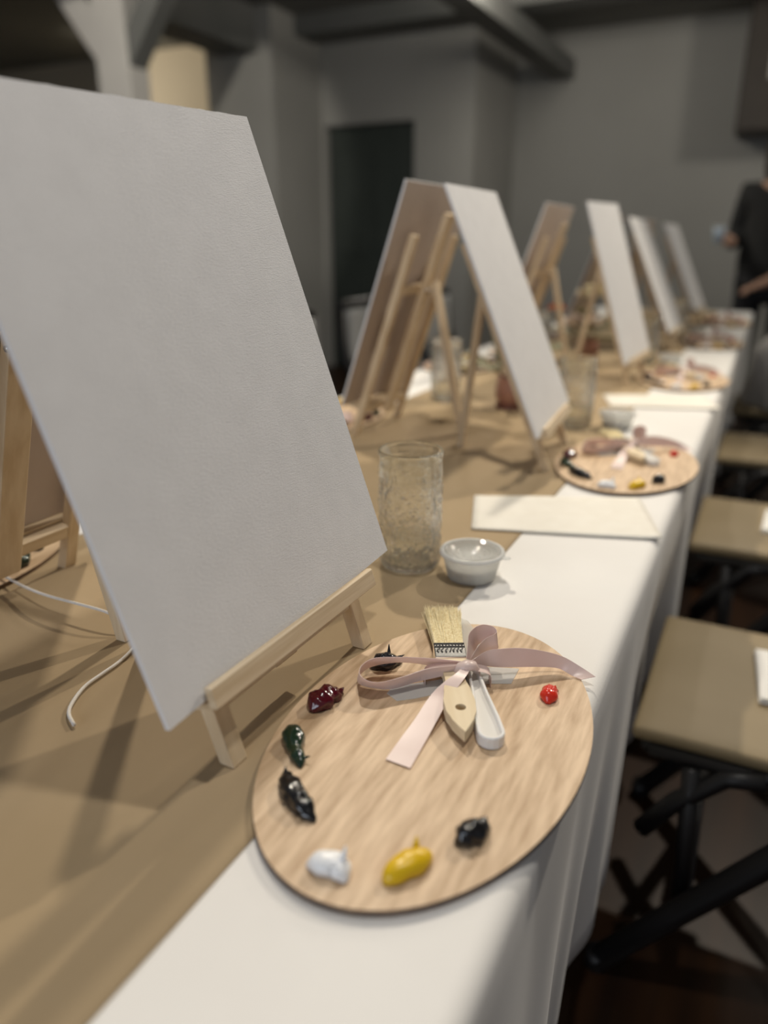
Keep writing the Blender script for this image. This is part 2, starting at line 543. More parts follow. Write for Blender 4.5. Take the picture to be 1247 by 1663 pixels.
def cloth_pt(u, v):
    y = YA + (YB - YA) * v
    # profile: left hem -> up -> across -> right edge -> down to right hem
    r = 0.016
    drop = 0.50 + 0.012 * math.sin(y * 3.1)
    seg = [drop - r, math.pi * r / 2, (XR - XL) - 2 * r, math.pi * r / 2, drop - r]
    cut = [0, 0.22, 0.30, 0.62, 0.72, 1.0]
    for k in range(5):
        if u <= cut[k + 1] + 1e-9:
            q = (u - cut[k]) / (cut[k + 1] - cut[k])
            break

    def fold(d):
        return (0.010 * math.sin(y * 17 + 1.3 * math.sin(y * 5)) + 0.006 * math.sin(y * 41 + 1)) * (d / 0.5) ** 1.2 - 0.012 * (d / 0.5) - tuck(y) * min(1, max(0, (d - 0.10) / 0.18))
    if k == 0:
        d = drop - (drop - r) * q
        return (XL - fold(d) - 0.0, y, -d)
    if k == 1:
        a = q * math.pi / 2
        return (XL + r - r * math.cos(a) - fold(r) * (1 - q), y, -r + r * math.sin(a))
    if k == 2:
        return (XL + r + (XR - XL - 2 * r) * q, y, 0)
    if k == 3:
        a = q * math.pi / 2
        return (XR - r + r * math.sin(a) + fold(r) * q, y, -r + r * math.cos(a))
    d = r + (drop - r) * q
    return (XR + fold(d), y, -d)


b = MB()
b.grid(cloth_pt, 50, 420)
o = b.build('tablecloth', M['cloth'], None, (0, 0, T), smooth=True)
q = o.modifiers.new('thickness', 'SOLIDIFY')
q.thickness = 0.0012
q.offset = -1
tag(o, 'white cotton tablecloth draped over the long table', 'tablecloth')
# fold creases pressed into the cloth top
me = o.data
for v in me.vertices:
    if v.co.z > -0.0005:
        for yc in (0.795, 1.66, 2.5):
            d = v.co.y - yc - 0.02 * math.sin(v.co.x * 9)
            v.co.z += 0.0007 * math.exp(-(d / 0.010) ** 2)


def kraft_pt(u, v):
    x = -0.759 + 0.514 * u
    y = -0.70 + 5.25 * v
    z = 0.0014 + 0.0006 * noise.noise(Vector((x * 9, y * 6, 0))) + 0.0004 * noise.noise(Vector((x * 21, y * 17, 5)))
    return (x + 0.0015 * math.sin(y * 4), y, max(z, 0.0009))


o = MB().grid(kraft_pt, 50, 400).build('kraft_runner', M['kraft'], None, (0, 0, T), smooth=True)
q = o.modifiers.new('thickness', 'SOLIDIFY')
q.thickness = 0.0004
q.offset = -1
tag(o, 'brown kraft paper runner down the middle of the table', 'runner')

# ------------------------------------------------------------------ easels and canvases
TH = R(18.6)


def lean(th=TH):
    # columns: d (outward), y, s (up the slope)
    return Matrix(((math.cos(th), 0, -math.sin(th), 0), (0, 1, 0, 0), (math.sin(th), 0, math.cos(th), 0), (0, 0, 0, 1)))


def make_easel(label, th, shelf, hi, foot):
    t = thing('table_easel', label, 'easel', (0, 0, 0.0015), 0, 'pine easels standing in two rows')
    L = lean(th)
    tn = math.tan(th)
    for sy in (-1, 1):
        b = MB()
        y0, y1 = sy * 0.095 - 0.008, sy * 0.095 + 0.008
        # foot cut level with the table
        vs = [L @ Vector((d, y, -d * tn)) for d in (-0.022, -0.0092) for y in (y0, y1)]
        vs += [L @ Vector((d, y, 0.395)) for d in (-0.022, -0.0092) for y in (y0, y1)]
        b.add(vs, [(0, 1, 3, 2), (4, 6, 7, 5), (0, 4, 5, 1), (2, 3, 7, 6), (0, 2, 6, 4), (1, 5, 7, 3)])
        b.build('side_leg', M['pine_up'], t, bevel=0.0012)
    b = MB().box(-0.0215, -0.0105, -0.0868, 0.0868, shelf - 0.019, shelf - 0.003, L)
    b.build('bottom_rail', M['pine'], t, bevel=0.001)
    b = MB().box(-0.0215, -0.0105, -0.0868, 0.0868, 0.288, 0.304, L)
    b.build('cross_rail', M['pine'], t, bevel=0.001)
    b = MB().box(-0.034, -0.0225, -0.015, 0.015, shelf - 0.026, 0.438, L)
    b.build('mast', M['pine_up'], t, bevel=0.0012)
    # the ledge: shelf under the canvas and a chamfered lip in front
    b = MB()
    lo = hi - 0.0165
    prof = [(-0.0090, lo), (0.0135, lo), (0.0135, hi - 0.0015), (0.0120, hi), (0.0072, hi), (0.0066, shelf), (-0.0090, shelf)]
    n = len(prof)
    Y0, Y1 = -0.118, 0.105
    vs = [L @ Vector((d, y, s)) for y in (Y0, Y1) for d, s in prof]
    b.add(vs, [tuple(range(n)), tuple(range(2 * n - 1, n - 1, -1))] + [(i, n + i, n + (i + 1) % n, (i + 1) % n) for i in range(n)])
    b.build('ledge', M['pine'], t, bevel=0.0008)
    # rear leg on a bolt
    p0 = L @ Vector((-0.042, 0, 0.318))
    p1 = Vector((-foot, 0, 0.0))
    ax = (p1 - p0).normalized()
    sd = Vector((ax.z, 0, -ax.x))
    b = MB()
    vs = []
    for q, zc in ((p0, None), (p1, 0.0)):
        for a in (-0.006, 0.006):
            for y in (-0.008, 0.008):
                v = q + sd * a + Vector((0, y, 0))
                if zc is not None:
                    v = v + ax * ((zc - v.z) / ax.z)
                vs.append(v)
    b.add(vs, [(0, 1, 3, 2), (4, 6, 7, 5), (0, 4, 5, 1), (2, 3, 7, 6), (0, 2, 6, 4), (1, 5, 7, 3)])
    b.build('rear_leg', M['pine_up'], t, bevel=0.001)
    h = L @ Vector((-0.038, 0, 0.300))
    MB().tube([h + Vector((0, -0.022, 0)), h + Vector((0, 0.022, 0))], 0.003, 8).build('hinge_bolt', M['tin'], t, smooth=True)
    return t


def make_canvas(label):
    W, H, D = 0.3048, 0.4064, 0.004
    t = MB()
    nu, nv = 40, 30

    def bump_edge(y, s):
        return 0.0012 * max(0, noise.noise(Vector((y * 60, s, 3)))) if s > H - 0.001 else 0

    def front(u, v):
        y = -W / 2 + W * u
        s = H * v
        return (D, y, s + bump_edge(y, s))

    def back(u, v):
        y = W / 2 - W * u
        s = H * v
        return (0, y, s + bump_edge(y, s))
    t.grid(front, nu, nv, 0)
    t.grid(back, nu, nv, 1)

    def side(pa, pb, n):
        vs = []
        for i in range(n + 1):
            q = i / n
            y = pa[0] + (pb[0] - pa[0]) * q
            s = pa[1] + (pb[1] - pa[1]) * q
            vs += [(D, y, s + bump_edge(y, s)), (0, y, s + bump_edge(y, s))]
        t.add(vs, [(2 * i, 2 * i + 1, 2 * i + 3, 2 * i + 2) for i in range(n)], 0)
    side((-W / 2, 0), (W / 2, 0), nu)
    side((-W / 2, H), (W / 2, H), nu)
    side((-W / 2, 0), (-W / 2, H), nv)
    side((W / 2, 0), (W / 2, H), nv)
    o = t.build('canvas_panel', [M['canvas'], M['board']], None, weld=True)
    o.rotation_euler = (0, -TH, 0)
    tag(o, label, 'canvas', 'blank canvases on the easels')
    return o


def easel_with_canvas(p, yaw, th, roll, elabel, clabel, foot=0.194):
    """p: bottom middle of the canvas front; yaw 0 faces +X"""
    x, y, z = p
    dd = 0.0046
    sl = (z - 0.0015 - dd * math.sin(th)) / math.cos(th)
    shelf = sl - 0.0008 - 0.1524 * abs(math.sin(roll))
    e = make_easel(elabel, th, shelf, sl + 0.005, foot)
    off = Vector((dd * math.cos(th) - sl * math.sin(th), 0, 0))
    off.rotate(Matrix.Rotation(yaw, 3, 'Z'))
    e.location = (x - off.x, y - off.y, T + 0.0015)
    e.rotation_euler = (0, 0, yaw)
    c = make_canvas(clabel) if not CAN else dup(CAN[0], (0, 0, 0), 0, clabel)
    CAN.append(c)
    fr = Vector((0.004 * math.cos(th), 0, 0))
    fr.rotate(Matrix.Rotation(yaw, 3, 'Z'))
    c.location = (x - fr.x, y - fr.y, T + z - 0.004 * math.sin(th))
    c.rotation_euler = (roll, -th, yaw)
    return e, c


CAN = []
ORD = ['first', 'second', 'third', 'fourth', 'fifth']
RS = [((-0.3007, 0.4478, 0.0706), R(-1.5), R(18.6), R(2.2), 'pine table easel holding the large blank canvas nearest the camera',
       'blank white canvas nearest the camera, filling the left of the view'),
      ((-0.3083, 1.2776, 0.0705), R(4.4), R(23.5), R(0.7), 'pine easel behind the water jar, second along the right side of the table',
       'tall blank canvas behind the water jar, its pale front seen at a slant'),
      ((-0.2990, 2.115, 0.070), R(-3.2), R(18.6), R(0.9), 'third pine easel along the right side of the table',
       'third blank canvas along the right side, upright strip beyond the second'),
      ((-0.2900, 2.880, 0.0690), R(-1.7), R(25.0), R(-0.5), 'fourth pine easel along the right side of the table',
       'fourth blank canvas along the right side, narrow pale strip'),
      ((-0.2900, 3.793, 0.0690), R(-4.0), R(25.3), R(-0.8), 'pine easel at the far right end of the table',
       'farthest and smallest blank canvas on the right side')]
for a in RS:
    easel_with_canvas(*a)
XLC = -0.6925
LS = [(0.452, 'pine easel seen from behind at the left edge, behind the nearest canvas', 'canvas seen from behind at the left edge, between the easel legs'),
      (1.345, 'pine easel seen from behind with its rear leg meeting the easel opposite', 'canvas seen from behind, leaning away left of the second easel pair'),
      (2.20, 'third pine easel along the left side, seen from behind', 'third canvas along the left side, brownish back showing'),
      (3.04, 'fourth pine easel along the left side, seen from behind', 'fourth canvas along the left side, mostly hidden'),
      (3.86, 'farthest pine easel along the left side, seen from behind', 'farthest canvas along the left side, mostly hidden')]
for y, el, cl in LS:
    easel_with_canvas((XLC, y, 0.0705), math.pi, TH, 0.0, el, cl, 0.206)

# ------------------------------------------------------------------ palette with its eight dabs of paint
PX, PY = -0.1815, 0.449
PZ = 0.0022                # underside of the palette
PT = 0.0040                # thickness
PTOP = PZ + PT


def make_palette(label):
    b = MB()
    n = 96
    a, c = 0.1145, 0.1775
    ring = [(a * math.cos(2 * math.pi * k / n), c * math.sin(2 * math.pi * k / n)) for k in range(n)]
    vs = [(0, 0, PT)] + [(x * q, y * q, PT) for q in (0.5, 1.0) for x, y in ring]
    fs = [(0, 1 + k, 1 + (k + 1) % n) for k in range(n)] + [(1 + k, 1 + n + k, 1 + n + (k + 1) % n, 1 + (k + 1) % n) for k in range(n)]
    b.add(vs, fs, 0)
    vs = [(x, y, z) for z in (0, PT) for x, y in ring]
    b.add(vs, [(k, (k + 1) % n, n + (k + 1) % n, n + k) for k in range(n)], 1)
    b.add([(x, y, 0) for x, y in ring], [tuple(range(n - 1, -1, -1))], 0)
    o = b.build('paint_palette', [M['palette'], M['burnt']], None, weld=True)
    o.location = (PX, PY, T + PZ)
    return tag(o, label, 'palette', 'oval plywood palettes')


def dab(name, label, pts, radii, m, spikes=(), squash=0.8, jit=0.25, seed=1):
    c = Vector((sum(p[0] for p in pts) / len(pts), sum(p[1] for p in pts) / len(pts), 0))
    path = [Vector((p[0], p[1], 0)) - c for p in pts]
    path = [path[0] + (path[0] - path[1]).normalized() * radii[0] * 0.85] + path + [path[-1] + (path[-1] - path[-2]).normalized() * radii[-1] * 0.85]
    rad = [radii[0] * 0.25] + list(radii) + [radii[-1] * 0.25]
    pp = smooth_path([Vector((p.x, p.y, r)) for p, r in zip(path, rad)], 5)
    ctr = [Vector((p.x, p.y, max(p.z, 0.0006) * squash * 0.55)) for p in pp]
    rr = [max(p.z, 0.0006) for p in pp]
    b = MB().tube(ctr, rr, 20, squash, jitter=jit, seed=seed, floor=0.0)
    for x, y, z0, dx, dy, h, r in spikes:
        p = Vector((x, y, 0)) - c
        b.tube([p + Vector((0, 0, z0)), p + Vector((dx * 0.3, dy * 0.3, z0 + h * 0.45)), p + Vector((dx, dy, z0 + h))],
               [r, r * 0.55, r * 0.1], 10)
    o = b.build(name, m, None, smooth=True)
    o.location = (c.x, c.y, T + PTOP)
    return tag(o, label, 'paint', 'dabs of paint on the palettes')


pal0 = make_palette('oval plywood palette nearest the camera, with a ribbon-tied brush on it')
DABS = [
    dab('paint_dab', 'glossy maroon paint dab on the nearest palette', [(-0.277, 0.430), (-0.276, 0.441), (-0.272, 0.450)], [0.0085, 0.0092, 0.0075], M['p_maroon'],
        [(-0.270, 0.455, 0.003, 0.002, 0.003, 0.003, 0.004), (-0.2765, 0.446, 0.006, 0.001, 0.001, 0.003, 0.004)], 0.85, 0.5, 3),
    dab('paint_dab', 'dark green paint dab with a curled tail on the nearest palette', [(-0.274, 0.390), (-0.269, 0.384), (-0.262, 0.375), (-0.255, 0.369), (-0.2505, 0.364)], [0.0075, 0.0080, 0.0058, 0.0050, 0.0025], M['p_green'],
        [(-0.253, 0.369, 0.002, 0.006, 0.003, 0.003, 0.003)], 0.95, 0.25, 5),
    dab('paint_dab', 'long black paint dab at the left rim of the nearest palette', [(-0.251, 0.346), (-0.240, 0.337), (-0.230, 0.330), (-0.222, 0.326), (-0.214, 0.323)], [0.0050, 0.0075, 0.0070, 0.0060, 0.0022], M['p_black'],
        [(-0.2515, 0.347, 0.003, -0.001, 0.002, 0.007, 0.004)], 1.0, 0.45, 7),
    dab('paint_dab', 'white paint dab with a standing tip on the nearest palette', [(-0.192, 0.292), (-0.186, 0.294), (-0.180, 0.295), (-0.175, 0.292)], [0.0075, 0.0085, 0.0080, 0.0062], M['p_white'],
        [(-0.177, 0.296, 0.004, 0.001, 0.003, 0.013, 0.0042)], 0.8, 0.08, 9),
    dab('paint_dab', 'yellow paint dab on the nearest palette', [(-0.148, 0.303), (-0.1445, 0.311), (-0.1395, 0.319), (-0.1365, 0.326)], [0.0065, 0.0082, 0.0085, 0.0060], M['p_yellow'],
        [(-0.142, 0.325, 0.004, -0.001, 0.003, 0.010, 0.004)], 0.85, 0.12, 11),
    dab('paint_dab', 'short black paint dab beside the yellow on the nearest palette', [(-0.1205, 0.350), (-0.1165, 0.356), (-0.1125, 0.363)], [0.0070, 0.0080, 0.0062], M['p_black'],
        [(-0.112, 0.365, 0.003, 0.0, 0.002, 0.007, 0.004)], 1.0, 0.4, 13),
    dab('paint_dab', 'red paint dab at the right of the nearest palette', [(-0.1135, 0.525), (-0.1145, 0.531), (-0.1155, 0.537)], [0.0070, 0.0066, 0.0055], M['p_red'],
        [(-0.1165, 0.538, 0.002, -0.0006, 0.001, 0.0045, 0.0042), (-0.1125, 0.539, 0.002, 0.0005, 0.001, 0.004, 0.0040)], 0.85, 0.12, 15),
    dab('paint_dab', 'blue-black paint dab behind the ribbon loop on the nearest palette', [(-0.261, 0.507), (-0.256, 0.513), (-0.249, 0.521)], [0.0085, 0.0095, 0.0050], M['p_navy'],
        [(-0.259, 0.524, 0.001, -0.001, 0.002, 0.013, 0.003), (-0.252, 0.523, 0.002, 0.006, 0.006, 0.003, 0.003)], 0.8, 0.3, 17),
]
DNAME = ['maroon', 'dark green', 'long black', 'white', 'yellow', 'short black', 'red', 'blue-black']

# ------------------------------------------------------------------ chip brush, palette knife, plastic strip, ribbon
tip, top = Vector((-0.153, 0.437)), Vector((-0.245, 0.613))
ax2 = (top - tip).normalized()
brush0 = thing('chip_brush', 'flat chip brush with blond bristles lying on the nearest palette', 'brush', (tip.x, tip.y, PTOP + 0.0048), math.atan2(-ax2.x, ax2.y))
BL = (top - tip).length


def prof_mesh(outline, z0, z1):
    pts = [(w, y) for y, w in outline] + [(-w, y) for y, w in reversed(outline) if w > 1e-6]
    return pts


b = MB()
ol = [(0.0, 0.0), (0.006, 0.0035), (0.016, 0.0085), (0.028, 0.0118), (0.040, 0.0125), (0.055, 0.0108), (0.070, 0.0084), (0.084, 0.0090), (0.096, 0.0118), (0.102, 0.0130), (0.106, 0.0132)]
# handle with a drilled hole: strips either side of the hole line
NS = 60


def half_w(y):
    for k in range(len(ol) - 1):
        if ol[k][0] <= y <= ol[k + 1][0]:
            q = (y - ol[k][0]) / (ol[k + 1][0] - ol[k][0])
            q = q * q * (3 - 2 * q) if k not in (0, 1) else q
            return ol[k][1] + (ol[k + 1][1] - ol[k][1]) * q
    return ol[-1][1]


hy, hr = 0.031, 0.0042
ys = sorted(set([0.106 * k / 48 for k in range(49)] + [hy - hr * math.cos(math.pi * k / 10) for k in range(11)]))
for sgn in (-1, 1):
    vs, fs = [], []
    for y in ys:
        wi = math.sqrt(max(0, hr * hr - (y - hy) ** 2))
        wo = max(half_w(y), wi + 0.0001)
        tz = 0.0095
        for x in (wi, wo):
            for z in (0.0, tz):
                vs.append((sgn * x, y, z))
    for k in range(len(ys) - 1):
        a, c = 4 * k, 4 * (k + 1)
        fs += [(a, a + 2, c + 2, c), (a + 1, c + 1, c + 3, a + 3), (a + 2, a + 3, c + 3, c + 2)]
        if (ys[k] + ys[k + 1]) / 2 > hy - hr and (ys[k] + ys[k + 1]) / 2 < hy + hr:
            fs.append((a, c, c + 1, a + 1))
    e = 4 * (len(ys) - 1)
    fs.append((e, e + 1, e + 3, e + 2))
    b.add(vs, fs)
o = b.build('handle', M['handle'], brush0, weld=True, bevel=0.0007)
o['label'] = 'bare wood handle with a hole'
b = MB().box(-0.0142, 0.0142, 0.103, 0.127, -0.0008, 0.0108)
fer = b.build('ferrule', M['tin'], brush0, bevel=0.0012)
b = MB()
for k in range(9):
    b.ball((-0.0112 + k * 0.0028, 0.1228, 0.0109), 0.0009, 8, 5)
for yy in (0.1200, 0.1255):
    b.box(-0.0136, 0.0136, yy - 0.0004, yy + 0.0004, 0.0107, 0.0115)
b.build('embossing', M['tin_dark'], fer, smooth=False)
b = MB()
rnd = random.Random(4)
for k in range(7):
    x = -0.0105 + k * 0.0034
    b.tube([(x, 0.1105 + rnd.uniform(0, 0.001), 0.0109), (x + rnd.uniform(-0.001, 0.001), 0.1135, 0.0111), (x + 0.0015, 0.1170, 0.0109)], 0.0007, 6)
b.build('embossing', M['tin_dark'], fer, smooth=True)
b = MB().box(-0.0128, 0.0128, 0.125, 0.127, 0.0002, 0.0098)
vs = []
for y, w0, z0, z1 in ((0.126, 0.0128, 0.0004, 0.0094), (0.164, 0.0136, -0.0002, 0.0092), (0.188, 0.0140, -0.0004, 0.0080)):
    vs += [(-w0, y, z0), (w0, y, z0), (w0, y, z1), (-w0, y, z1)]
b.add(vs, [(0, 1, 5, 4), (1, 2, 6, 5), (2, 3, 7, 6), (3, 0, 4, 7), (4, 5, 9, 8), (5, 6, 10, 9), (6, 7, 11, 10), (7, 4, 8, 11), (8, 9, 10, 11)])
br = b.build('bristles', M['bristle_core'], brush0)
b = MB()
for k in range(620):
    u, z = rnd.uniform(-1, 1), rnd.uniform(0, 1)
    if k % 2:
        z = 1.0 + rnd.uniform(-0.08, 0.05)
    elif k % 5 == 0:
        u = math.copysign(1.0, u)
    x0, zz0 = u * 0.0126, 0.0008 + z * 0.0084
    L1 = 0.070 + rnd.uniform(-0.009, 0.005)
    spread = u * 0.0038 + rnd.gauss(0, 0.0012)
    dz = (z - 0.55) * 0.002 + rnd.gauss(0, 0.0009)
    b.tube([(x0, 0.126, zz0), (x0 + spread * 0.45, 0.126 + L1 * 0.55, zz0 + dz * 0.3), (x0 + spread, 0.126 + L1, zz0 + dz)],
           [0.00042, 0.00036, 0.00014], 4, cap=False)
o = b.build('bristle_hairs', M['bristle'], br)
o['kind'] = 'stuff'

kb, kt = Vector((-0.135, 0.447)), Vector((-0.228, 0.612))
ka = (kt - kb).normalized()
knife0 = thing('palette_knife', 'white plastic palette knife lying beside the brush on the nearest palette', 'palette knife', (kb.x, kb.y, PTOP + 0.0008), math.atan2(-ka.x, ka.y))


def kn_w(y):
    P = [(0, 0.0105), (0.020, 0.0098), (0.055, 0.0068), (0.080, 0.0058), (0.100, 0.0050)]
    for k in range(4):
        if P[k][0] <= y <= P[k + 1][0]:
            q = (y - P[k][0]) / (P[k + 1][0] - P[k][0])
            return P[k][1] + (P[k + 1][1] - P[k][1]) * q
    return 0.005


out = []
for k in range(9):
    a = math.pi + math.pi * k / 8
    out.append((0.0105 * math.cos(a), 0.0105 + 0.0105 * math.sin(a) - 0.004))
right = [(kn_w(0.1 * k / 14), 0.0065 + 0.0935 * k / 14) for k in range(1, 15)]
out = out + right + [(-x, y) for x, y in reversed(right)]


def inset(pts, d, cx=0.0):
    n = len(pts)
    res = []
    for i in range(n):
        p0, p1, p2 = Vector(pts[i - 1]), Vector(pts[i]), Vector(pts[(i + 1) % n])
        t = (p2 - p0).normalized()
        nn = Vector((-t.y, t.x))
        q = p1 + nn * d
        res.append((q.x, q.y))
    return res


b = MB()
n = len(out)
inn = inset(out, 0.0028)
inn2 = inset(out, 0.0034)
rings = [(out, 0.0), (out, 0.0085), (inset(out, 0.0008), 0.0094), (inset(out, 0.0022), 0.0094), (inn, 0.0085), (inn2, 0.0055)]
vs = [(x, y, z) for pts, z in rings for x, y in pts]
fs = [tuple(range(n - 1, -1, -1))]
for r_ in range(len(rings) - 1):
    fs += [(r_ * n + i, r_ * n + (i + 1) % n, (r_ + 1) * n + (i + 1) % n, (r_ + 1) * n + i) for i in range(n)]
fs.append(tuple(range((len(rings) - 1) * n, len(rings) * n)))
mi0 = len(fs) - 1
b.add(vs, fs)
b.mi[mi0] = 1
o = b.build('knife_handle', [M['plastic'], M['plastic_in']], knife0, smooth=False)
bo = [(-0.0048, 0.098), (0.0048, 0.098), (0.0052, 0.125), (0.0115, 0.134), (0.0150, 0.146), (0.0150, 0.168), (0.0105, 0.188), (0.0, 0.198), (-0.0105, 0.188), (-0.0150, 0.168), (-0.0150, 0.146), (-0.0115, 0.134), (-0.0052, 0.125)]
o = MB().prism(bo, 0.002, 0.0036).build('blade', M['clear_blade'], knife0, bevel=0.0004)
o['label'] = 'frosted translucent blade'

st = [(-0.236, 0.474), (-0.224, 0.468), (-0.212, 0.478), (-0.1665, 0.525), (-0.148, 0.5345), (-0.149, 0.560), (-0.178, 0.549), (-0.203, 0.514), (-0.222, 0.497), (-0.236, 0.486)]
sc0 = Vector((-0.19, 0.51))
o = MB().prism([(x - sc0.x, y - sc0.y) for x, y in st], 0, 0.0006).build('plastic_strip', M['strip'], None)
o.location = (sc0.x, sc0.y, T + PTOP + 0.0001)
strip0 = tag(o, 'frosted plastic strip lying crosswise under the brush on the nearest palette', 'plastic strip')

KN = Vector((-0.182, 0.517, 0.0235))
rib0 = thing('ribbon_bow', 'blush pink satin ribbon bow tied round the brush on the nearest palette', 'ribbon', (KN.x, KN.y, PTOP))
RB = {
    'loop': [([(-0.186, 0.519, 0.026), (-0.204, 0.511, 0.028), (-0.222, 0.501, 0.030), (-0.238, 0.492, 0.031), (-0.254, 0.483, 0.030), (-0.2585, 0.470, 0.028), (-0.253, 0.461, 0.025), (-0.239, 0.462, 0.023), (-0.2235, 0.479, 0.0235), (-0.209, 0.495, 0.026), (-0.191, 0.508, 0.027), (-0.184, 0.514, 0.026)],
              [(-0.189, 0.523, 0.018), (-0.212, 0.521, 0.013), (-0.228, 0.515, 0.015), (-0.245, 0.508, 0.015), (-0.262, 0.495, 0.013), (-0.266, 0.480, 0.011), (-0.262, 0.473, 0.009), (-0.249, 0.474, 0.008), (-0.234, 0.480, 0.008), (-0.219, 0.496, 0.010), (-0.199, 0.506, 0.016), (-0.188, 0.516, 0.019)]),
             ([(-0.185, 0.523, 0.027), (-0.188, 0.533, 0.036), (-0.188, 0.536, 0.044), (-0.184, 0.541, 0.049), (-0.179, 0.546, 0.050), (-0.172, 0.550, 0.048), (-0.168, 0.549, 0.045), (-0.169, 0.546, 0.043), (-0.175, 0.544, 0.039), (-0.180, 0.537, 0.033), (-0.182, 0.525, 0.027)],
              [(-0.182, 0.530, 0.022), (-0.185, 0.543, 0.021), (-0.185, 0.546, 0.024), (-0.184, 0.552, 0.027), (-0.178, 0.555, 0.029), (-0.172, 0.558, 0.028), (-0.168, 0.556, 0.026), (-0.169, 0.556, 0.023), (-0.175, 0.554, 0.021), (-0.179, 0.546, 0.020), (-0.180, 0.527, 0.022)])],
    'tail': [([(-0.180, 0.522, 0.027), (-0.172, 0.536, 0.031), (-0.161, 0.542, 0.033), (-0.148, 0.552, 0.032), (-0.132, 0.563, 0.028), (-0.115, 0.572, 0.022), (-0.100, 0.576, 0.014), (-0.086, 0.576, 0.0075)],
              [(-0.181, 0.521, 0.020), (-0.171, 0.535, 0.017), (-0.163, 0.541, 0.015), (-0.147, 0.551, 0.014), (-0.131, 0.563, 0.012), (-0.117, 0.570, 0.0105), (-0.105, 0.568, 0.008), (-0.096, 0.566, 0.0075)]),
             ([(-0.184, 0.512, 0.026), (-0.186, 0.501, 0.0245), (-0.192, 0.489, 0.021), (-0.197, 0.474, 0.016), (-0.198, 0.446, 0.011), (-0.199, 0.423, 0.0085), (-0.199, 0.398, 0.0072)],
              [(-0.177, 0.514, 0.026), (-0.177, 0.501, 0.0245), (-0.179, 0.490, 0.021), (-0.182, 0.477, 0.016), (-0.182, 0.453, 0.011), (-0.181, 0.430, 0.0085), (-0.179, 0.397, 0.0072)])],
}
for nm, lst in RB.items():
    for A, B in lst:
        A = [Vector(p) - Vector((KN.x, KN.y, PTOP)) for p in smooth_path(A, 5)]
        B = [Vector(p) - Vector((KN.x, KN.y, PTOP)) for p in smooth_path(B, 5)]
        # a soft cup across the band
        MB().strip(A, B).build('ribbon_' + nm, M['satin'], rib0, smooth=True)
b = MB()
kz = KN.z - PTOP
b.tube([(-0.0075, -0.004, kz - 0.006), (-0.004, -0.0055, kz + 0.001), (0.001, -0.004, kz + 0.0035), (0.0045, 0.001, kz + 0.002), (0.0065, 0.005, kz - 0.005)], [0.004, 0.0052, 0.0056, 0.0052, 0.004], 14, 0.8, jitter=0.15, seed=2)
b.build('ribbon_knot', M['satin'], rib0, smooth=True)
b = MB()
A = [(-0.0330, -0.0130, 0.0005), (-0.0320, -0.0125, 0.0118), (-0.0200, -0.0065, 0.0160), (-0.0060, 0.0000, 0.0172), (0.0080, 0.0060, 0.0150), (0.0170, 0.0090, 0.0118), (0.0176, 0.0090, 0.0005)]
ws = Vector((-0.0055, 0.0105, 0))
b.strip([Vector(p) + ws * 0.5 for p in smooth_path(A, 4)], [Vector(p) - ws * 0.5 for p in smooth_path(A, 4)])
b.build('ribbon_wrap', M['satin'], rib0, smooth=True)

# ------------------------------------------------------------------ water jar and lidded cup
jar0 = thing('water_jar', 'clear pebbled glass jar of water beside the nearest canvas', 'jar', (-0.334, 0.730, 0.0018))


def pebble(r, z, a):
    if r > 0.030 and 0.006 < z < 0.108:
        k = min(1, (z - 0.006) / 0.01, (0.108 - z) / 0.008)
        u = a * 0.0365
        return r + k * 0.0026 * (abs(noise.noise(Vector((math.cos(a) * 5.6, math.sin(a) * 5.6, z * 125)))) - 0.2)
    return r


b = MB()
outer = [(0.0, 0.0), (0.026, 0.0), (0.032, 0.002), (0.0345, 0.006), (0.0355, 0.012)] + [(0.0355 + 0.0008 * k / 60, 0.012 + 0.096 * k / 60) for k in range(1, 61)] + \
        [(0.0358, 0.111), (0.0374, 0.1135), (0.0356, 0.1165), (0.0370, 0.121), (0.0354, 0.126), (0.0358, 0.133), (0.0370, 0.139), (0.0358, 0.1415), (0.0345, 0.1415)]
inner = [(0.0337, 0.139), (0.0335, 0.120), (0.0335, 0.060), (0.0330, 0.014), (0.0300, 0.0085), (0.0, 0.0075)]
b.lathe(outer + inner, 150, fn=pebble)
for k, q in enumerate(b.f):
    zc = sum(b.v[i][2] for i in q) / len(q)
    rc = math.hypot(b.v[q[0]][0], b.v[q[0]][1])
    b.mi[k] = 0 if 0.006 < zc < 0.109 and rc > 0.0338 else 1
b.build('jar_body', [M['glass'], M['glass_rim']], jar0, smooth=True)
b = MB().lathe([(0.0, 0.0082), (0.0296, 0.0090), (0.0326, 0.0145), (0.0330, 0.043), (0.0322, 0.0424), (0.0, 0.0422)], 48)
b.build('water', M['water'], jar0, smooth=True)

